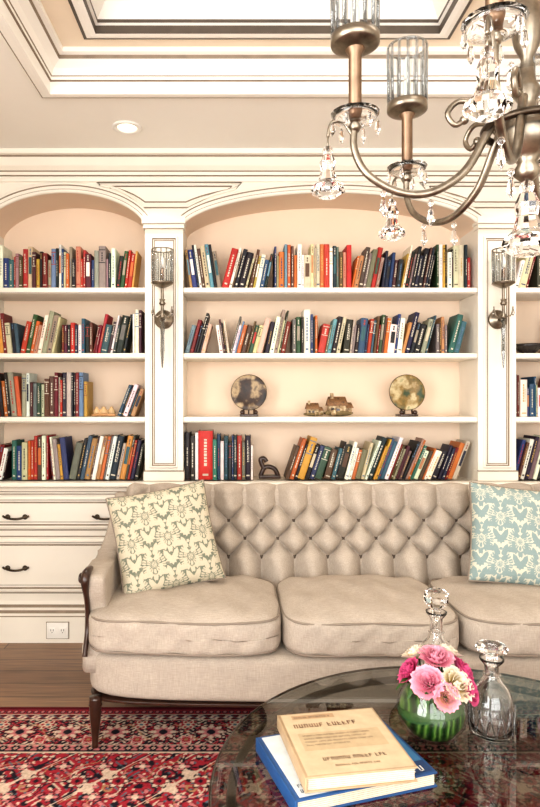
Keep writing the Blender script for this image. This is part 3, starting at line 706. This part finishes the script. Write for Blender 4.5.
bigbook('art_book',.275,-2.03,.4985,.272,.285,.036,rr_(9),(176,150,118),[(.02,.98,.02,.98,(198,178,146)),(.10,.90,.36,.64,(188,166,132)),(.12,.55,.88,.95,(180,148,114))],
  [(.10,.72,.73,.018,(130,90,66)),(.14,.50,.895,.008,(104,88,72)),(.14,.80,.58,.006,(130,112,90)),(.14,.74,.53,.006,(130,112,90)),(.14,.80,.48,.006,(130,112,90)),(.14,.55,.43,.006,(130,112,90)),(.22,.78,.20,.013,(110,82,60)),(.3,.7,.11,.007,(140,104,76))])
vx,vy=.55,-1.88; z=.4605
m=MB()
outp=[(.0,0),(.045,0),(.068,.015),(.09,.045),(.096,.075),(.09,.105),(.072,.135),(.066,.150)]
m.lathe(outp,(vx,vy,z),CLEAR,48,cap=False)
m.tube([(vx+.066*math.cos(2*pi*i/40),vy+.066*math.sin(2*pi*i/40),z+.150) for i in range(40)],.002,CLEAR,6,True)
m.lathe([(0,.006),(.04,.006),(.062,.018),(.083,.048),(.089,.075),(.083,.103),(.064,.134),(0,.12)],(vx,vy,z),LEAF,48)
rf=lambda q:.0905*math.sqrt(max(0,1-((q-.075)/.10)**2))
for k in range(5):
    vs=[];fs=[];n=30; zz0=.03+.022*k; a0=k*1.3
    for i in range(n+1):
        t=i/n; a=a0+2.6*t; w=.013*math.sin(pi*t)+.0005; zc=zz0+.035*t-.01*math.sin(pi*t)
        for q in (-1,0,1):
            zq=min(.135,max(.012,zc+q*w)); rr2=rf(zq)+.0012; vs.append((vx+rr2*math.cos(a),vy+rr2*math.sin(a),z+zq))
    for i in range(n):
        for q in range(2): b_=3*i+q; fs.append((b_,b_+3,b_+4,b_+1))
    m.add(vs,fs,GREEN,True)
def petal(m,c,up,ang,r,h,open_,col,col2):
    n=7; vs=[];fs=[];cl=[]
    for j in range(n):
        t=j/(n-1)
        rad=r*(.25+.75*math.sin(t*pi/2)**.8)+open_*t*t*r
        zz=h*(t**1.1)*(1-.25*open_*t)
        wv=.62*math.sin(min(1,t*1.15+.15)*pi*.62)
        for i in range(n):
            s=(i/(n-1)-.5)*2; a=ang+s*wv
            ru=1+.10*math.sin(s*9+ang*5)*t
            vs.append((rad*ru*math.cos(a),rad*ru*math.sin(a),zz-.12*h*s*s*t+.07*h*math.sin(11*s+ang)*t))
    for j in range(n-1):
        for i in range(n-1):
            q=j*n+i; fs.append((q,q+1,q+n+1,q+n)); t=j/(n-2); cl.append(tuple(a*(1-t)+b*t for a,b in zip(col2,col)))
    M=Matrix.Translation(c)@Vector((0,0,1)).rotation_difference(Vector(up).normalized()).to_matrix().to_4x4()
    m.add(vs,fs,PETAL,True,M,cl)
def rose(m,c,up,R,cc,ci):
    cc=lin(cc);ci=lin(ci)
    for L_,(n,rr,hh,op) in enumerate([(3,.22,.80,0),(4,.40,.82,.05),(5,.58,.80,.15),(6,.78,.70,.35),(7,.95,.55,.6)]):
        for k in range(n):
            v=random.uniform(.8,1.05); cm=tuple(min(1,a*v) for a in cc)
            petal(m,c,up,2*pi*k/n+L_*.7+random.uniform(-.1,.1),R*rr*.8,R*hh*1.2,op,cm,ci)
random.seed(9)
PK=(214,84,134);LP=(232,160,178);WH=(238,226,206);YC=(220,192,112);DP=(160,40,86)
fl=[((-.035,-.05,.178),(-.45,-.6,.7),.038,LP,(214,110,140)),((.03,-.055,.175),(.35,-.6,.7),.040,WH,YC),((.062,-.005,.188),(.8,-.2,.6),.036,PK,DP),((-.062,.01,.182),(-.8,.0,.6),.034,PK,DP),((0,.0,.218),(0,-.25,1),.040,LP,(214,110,140)),((-.035,.045,.210),(-.3,.3,1),.036,WH,YC),((.04,.045,.214),(.35,.35,1),.036,WH,YC),((-.002,-.080,.158),(0,-.9,.45),.030,LP,(210,170,100)),((.066,-.05,.158),(.7,-.6,.4),.030,PK,DP),((.078,.035,.168),(.9,.3,.4),.030,PK,DP)]
for p,u,R_,c,ci in fl: rose(m,(vx+p[0]+.012,vy+p[1],z+p[2]-.012),u,R_,c,ci)
for p,u,R_,c,ci in fl: m.tube([(vx+p[0]*.4,vy+p[1]*.4,z+.11),(vx+p[0]+.012,vy+p[1],z+p[2]-.008)],.003,GREEN,6)
for k in range(11):
    a=2*pi*k/11+.3
    vs=[];n=6
    for j in range(n):
        t=j/(n-1); w=.018*math.sin(pi*min(.98,t+.06)); r_=.045+.055*t; zz=.145+.022*math.sin(t*pi)-.012*t
        for s in (-1,0,1): vs.append((vx+r_*math.cos(a)-s*w*math.sin(a),vy+r_*math.sin(a)+s*w*math.cos(a),z+zz-.004*abs(s)))
    fs=[(3*j+i,3*j+i+1,3*j+i+4,3*j+i+3) for j in range(n-1) for i in range(2)]
    m.add(vs,fs,GREEN,True)
m.build('flower_vase',recalc=False,color=True)
def decanter(x,y,s,kind):
    m=MB(); z=.4605
    if kind==0: body=[(0,0),(.05,0),(.058,.008),(.060,.05),(.058,.12),(.045,.155),(.024,.18),(.019,.20),(.019,.24),(.030,.255),(.031,.26)]
    else: body=[(0,0),(.045,0),(.056,.008),(.060,.04),(.058,.09),(.046,.125),(.026,.15),(.019,.165),(.019,.19),(.032,.205),(.033,.21)]
    inner=[(max(0,r-.005),zz+(.0 if i>2 else .012)) for i,(r,zz) in enumerate(body)]
    inner=[(r,zz) for r,zz in inner if r>0][::-1]
    prof=body+inner+[(0,.012)]
    m.lathe([(r*s,zz*s) for r,zz in prof],(x,y,z),GLASS,20 if kind else 32,smooth=True)
    for k in range(14):
        a=2*pi*k/14; R_=.0605*s
        m.tube([(x+R_*math.cos(a),y+R_*math.sin(a),z+.012),(x+R_*math.cos(a+.25),y+R_*math.sin(a+.25),z+.085*s)],.0022,RIB,5)
        m.tube([(x+R_*math.cos(a),y+R_*math.sin(a),z+.012),(x+R_*math.cos(a-.25),y+R_*math.sin(a-.25),z+.085*s)],.0022,RIB,5)
    top=body[-1][1]*s
    if kind==0:
        m.lathe([(0,-.02),(.013,-.02),(.016,.006),(.022,.012),(.030,.022),(.040,.035),(.040,.055),(.030,.066),(0,.068)],(x,y,z+top),GLASS,8,smooth=False)
    else:
        m.lathe([(0,-.02),(.013,-.02),(.017,.006),(.026,.014),(.040,.02),(.044,.028),(.040,.036),(.020,.042),(0,.044)],(x,y,z+top),GLASS,16,smooth=False)
    m.tube([(x+.0215*s*math.cos(2*pi*k/20),y+.0215*s*math.sin(2*pi*k/20),z+body[-4][1]*s) for k in range(20)],.003,GLASS,6,True)
    m.build('crystal_decanter')
decanter(.635,-1.66,1.05,0); decanter(.722,-1.87,1.02,1)
m=MB(); x,y=.30,-2.325
m.lathe([(0,0),(.03,0),(.042,.012),(.05,.035),(.048,.055),(.043,.055),(.044,.036),(.036,.018),(0,.012)],(x,y,.4605),GLASS,12,smooth=False); m.build('crystal_votive')

# ---------------- CHANDELIER ----------------
m=MB(); hx,hy=.617,-2.30
m.lathe([(0,1.86),(.012,1.862),(.03,1.88),(.018,1.90),(.03,1.915),(.045,1.93),(.06,1.96),(.05,1.985),(.022,2.0),(.018,2.03),(.03,2.05),(.018,2.07),(.012,2.12),(.026,2.15),(.034,2.2),(.02,2.26),(.01,2.3),(.008,2.5),(.02,2.52),(.008,2.54),(.006,2.95),(0,2.95)],(hx,hy,0),SILVER,24)
m.tube([(hx,hy,2.9),(hx,hy,3.12)],.006,SILVER); m.lathe([(0,3.09),(.03,3.095),(.06,3.12),(.065,3.138),(0,3.139)],(hx,hy,0),SILVER,28)
m.tube([(hx+.085*math.cos(2*pi*k/40),hy+.085*math.sin(2*pi*k/40),1.975) for k in range(40)],.008,PEWTER,8,True)
m.lathe([(.035,2.10),(.05,2.08),(.085,2.085),(.09,2.09)],(hx,hy,0),CLEAR,32,cap=False)
def bell(x,y,z,s=1):
    m.tube([(x,y,z+.03*s),(x,y,z)],.002,SILVER,5)
    m.sph((x,y,z),.009*s,GLASS,8)
    m.lathe([(0,-.078),(.014,-.080),(.030,-.070),(.028,-.062),(.017,-.052),(.012,-.035),(.014,-.02),(.009,-.008),(0,-.004)],(x,y,z),GLASS,10,smooth=False,M=Matrix.Translation((x,y,z))@Matrix.Scale(s,4)@Matrix.Translation((-x,-y,-z)))
for ang in (177,117,57,-3,-63,-123):
    a=math.radians(ang); c,s=math.cos(a),math.sin(a)
    P=lambda r,z: (hx+r*c,hy+r*s,z)
    pts=bez([P(.05,2.02),P(.085,1.96),P(.13,1.885),P(.20,1.842),P(.27,1.845),P(.335,1.885),P(.362,1.94),P(.36,1.995)],6)
    n=len(pts); m.tube(pts,[.0095-.002*i/n for i in range(n)],SILVER,10)
    m.tube(bez([P(.06,1.97),P(.10,2.02),P(.14,2.035),P(.165,2.01),P(.15,1.985),P(.13,1.995)],5),.006,SILVER,8)
    m.sph(P(.13,1.995),.010,SILVER,8)
    x,y,_=P(.36,0)
    m.lathe([(0,1.975),(.008,1.975),(.014,1.985),(.008,1.995),(.010,2.0),(0,2.0)],(x,y,0),SILVER,16)
    m.lathe([(.006,2.0),(.02,1.996),(.040,2.004),(.050,2.014),(.052,2.014),(.044,2.0),(.02,1.990),(.006,1.993)],(x,y,0),GLASS,16,loop=True)
    m.lathe([(0,2.0),(.012,2.002),(.016,2.02),(.011,2.03),(.014,2.035),(.014,2.14),(.020,2.148),(.022,2.155),(0,2.157)],(x,y,0),COPPER,18)
    m.lathe([(0,2.150),(.03,2.152),(.047,2.158),(.052,2.162),(.052,2.180),(.046,2.182),(0,2.172)],(x,y,0),SILVER,28)
    m.lathe([(.048,0),(.050,.15)],(x,y,2.178),CLEAR,32,cap=False)
    for k in range(14):
        b=2*pi*k/14; m.tube([(x+.0485*math.cos(b),y+.0485*math.sin(b),2.18),(x+.0505*math.cos(b),y+.0505*math.sin(b),2.326)],.0040,RIB,5)
    m.tube([(x+.050*math.cos(2*pi*k/28),y+.050*math.sin(2*pi*k/28),2.328) for k in range(28)],.003,RIB,6,True)
    m.lathe([(0,2.172),(.010,2.172),(.010,2.24),(0,2.242)],(x,y,0),WHITEP,14)
    m.lathe([(0,2.242),(.007,2.25),(.012,2.27),(.007,2.295),(0,2.31)],(x,y,0),WHITEP,12)
    m.tube(bez([P(.362,1.96),P(.385,1.995),P(.41,1.995),P(.418,1.965)],5),.0035,SILVER,6)
    bx_,by_,_=P(.418,0); bell(bx_,by_,1.935,1.25)
    for q,zz in ((.20,1.82),(.30,1.842)):
        u,v,_=P(q,0); m.sph((u,v,zz),.007,GLASS,8); m.lathe([(0,-.045),(.009,-.03),(.005,-.008),(0,0)],(u,v,zz-.006),GLASS,6,smooth=False)
    for k in range(6):
        b=2*pi*k/6+a; u,v=x+.048*math.cos(b),y+.048*math.sin(b)
        m.lathe([(0,-.036),(.007,-.024),(.004,-.006),(0,0)],(u,v,2.002),GLASS,6,smooth=False)
for k in range(8):
    b=2*pi*k/8; u,v=hx+.086*math.cos(b),hy+.086*math.sin(b)
    m.sph((u,v,2.075),.006,GLASS,6); m.lathe([(0,-.055),(.010,-.038),(.006,-.01),(0,0)],(u,v,2.07),GLASS,6,smooth=False)
bell(hx,hy,1.85,1.8)
m.build('crystal_chandelier')

# ---------------- LIGHTS / WORLD ----------------
def area(name,loc,rot,sx_,sy_,en,col):
    l=D.lights.new(name,'AREA'); l.shape='RECTANGLE'; l.size=sx_; l.size_y=sy_; l.energy=en; l.color=col
    o=D.objects.new(name,l); scene.collection.objects.link(o); o.location=loc; o.rotation_euler=rot; return o
area('window_daylight',((wx0+wx1)/2,YF-.12,(wz0+wz1)/2),(math.radians(90),0,0),wx1-wx0,wz1-wz0,188,(1,.99,.975))
area('side_fill',(XL-.12,(ly0+ly1)/2,(lz0+lz1)/2),(math.radians(90),0,math.radians(-90)),ly1-ly0,lz1-lz0,170,(1,.99,.975))  # added side fill through the left opening, lifts the ceiling
for x in (-.565,.55,1.7):
    l=D.lights.new('downlight_lamp','SPOT'); l.energy=32; l.spot_size=math.radians(125); l.spot_blend=.8; l.color=(1,.91,.8); l.shadow_soft_size=.05
    o=D.objects.new('downlight_lamp',l); scene.collection.objects.link(o); o.location=(x,-.38,ZC-.03); o.rotation_euler=(math.radians(-8),0,0)
l=D.lights.new('ceiling_fill','POINT'); l.energy=2; l.color=(1,.95,.88); l.shadow_soft_size=.12  # added point fill above the column to brighten the ceiling, not a bulb
o=D.objects.new('ceiling_fill',l); scene.collection.objects.link(o); o.location=(hx,hy,2.5)
w=D.worlds.new('world'); scene.world=w; w.use_nodes=True; bg=w.node_tree.nodes['Background']; bg.inputs[0].default_value=(.9,.95,1,1); bg.inputs[1].default_value=1.0
cam=D.cameras.new('camera'); co_=D.objects.new('camera',cam); scene.collection.objects.link(co_); co_.location=(0,-3.6,1.4); co_.rotation_euler=(pi/2,0,0)
cam.sensor_fit='HORIZONTAL'; cam.sensor_width=36; cam.lens=615/540*36; cam.shift_x=35/540; cam.shift_y=-3.5/540; cam.clip_start=.05
scene.camera=co_
scene.view_settings.view_transform='Standard'; scene.view_settings.exposure=0
for lk in ('Medium High Contrast','Standard - Medium High Contrast'):
    try: scene.view_settings.look=lk; print('look',lk); break
    except Exception as ex_: print('nolook')
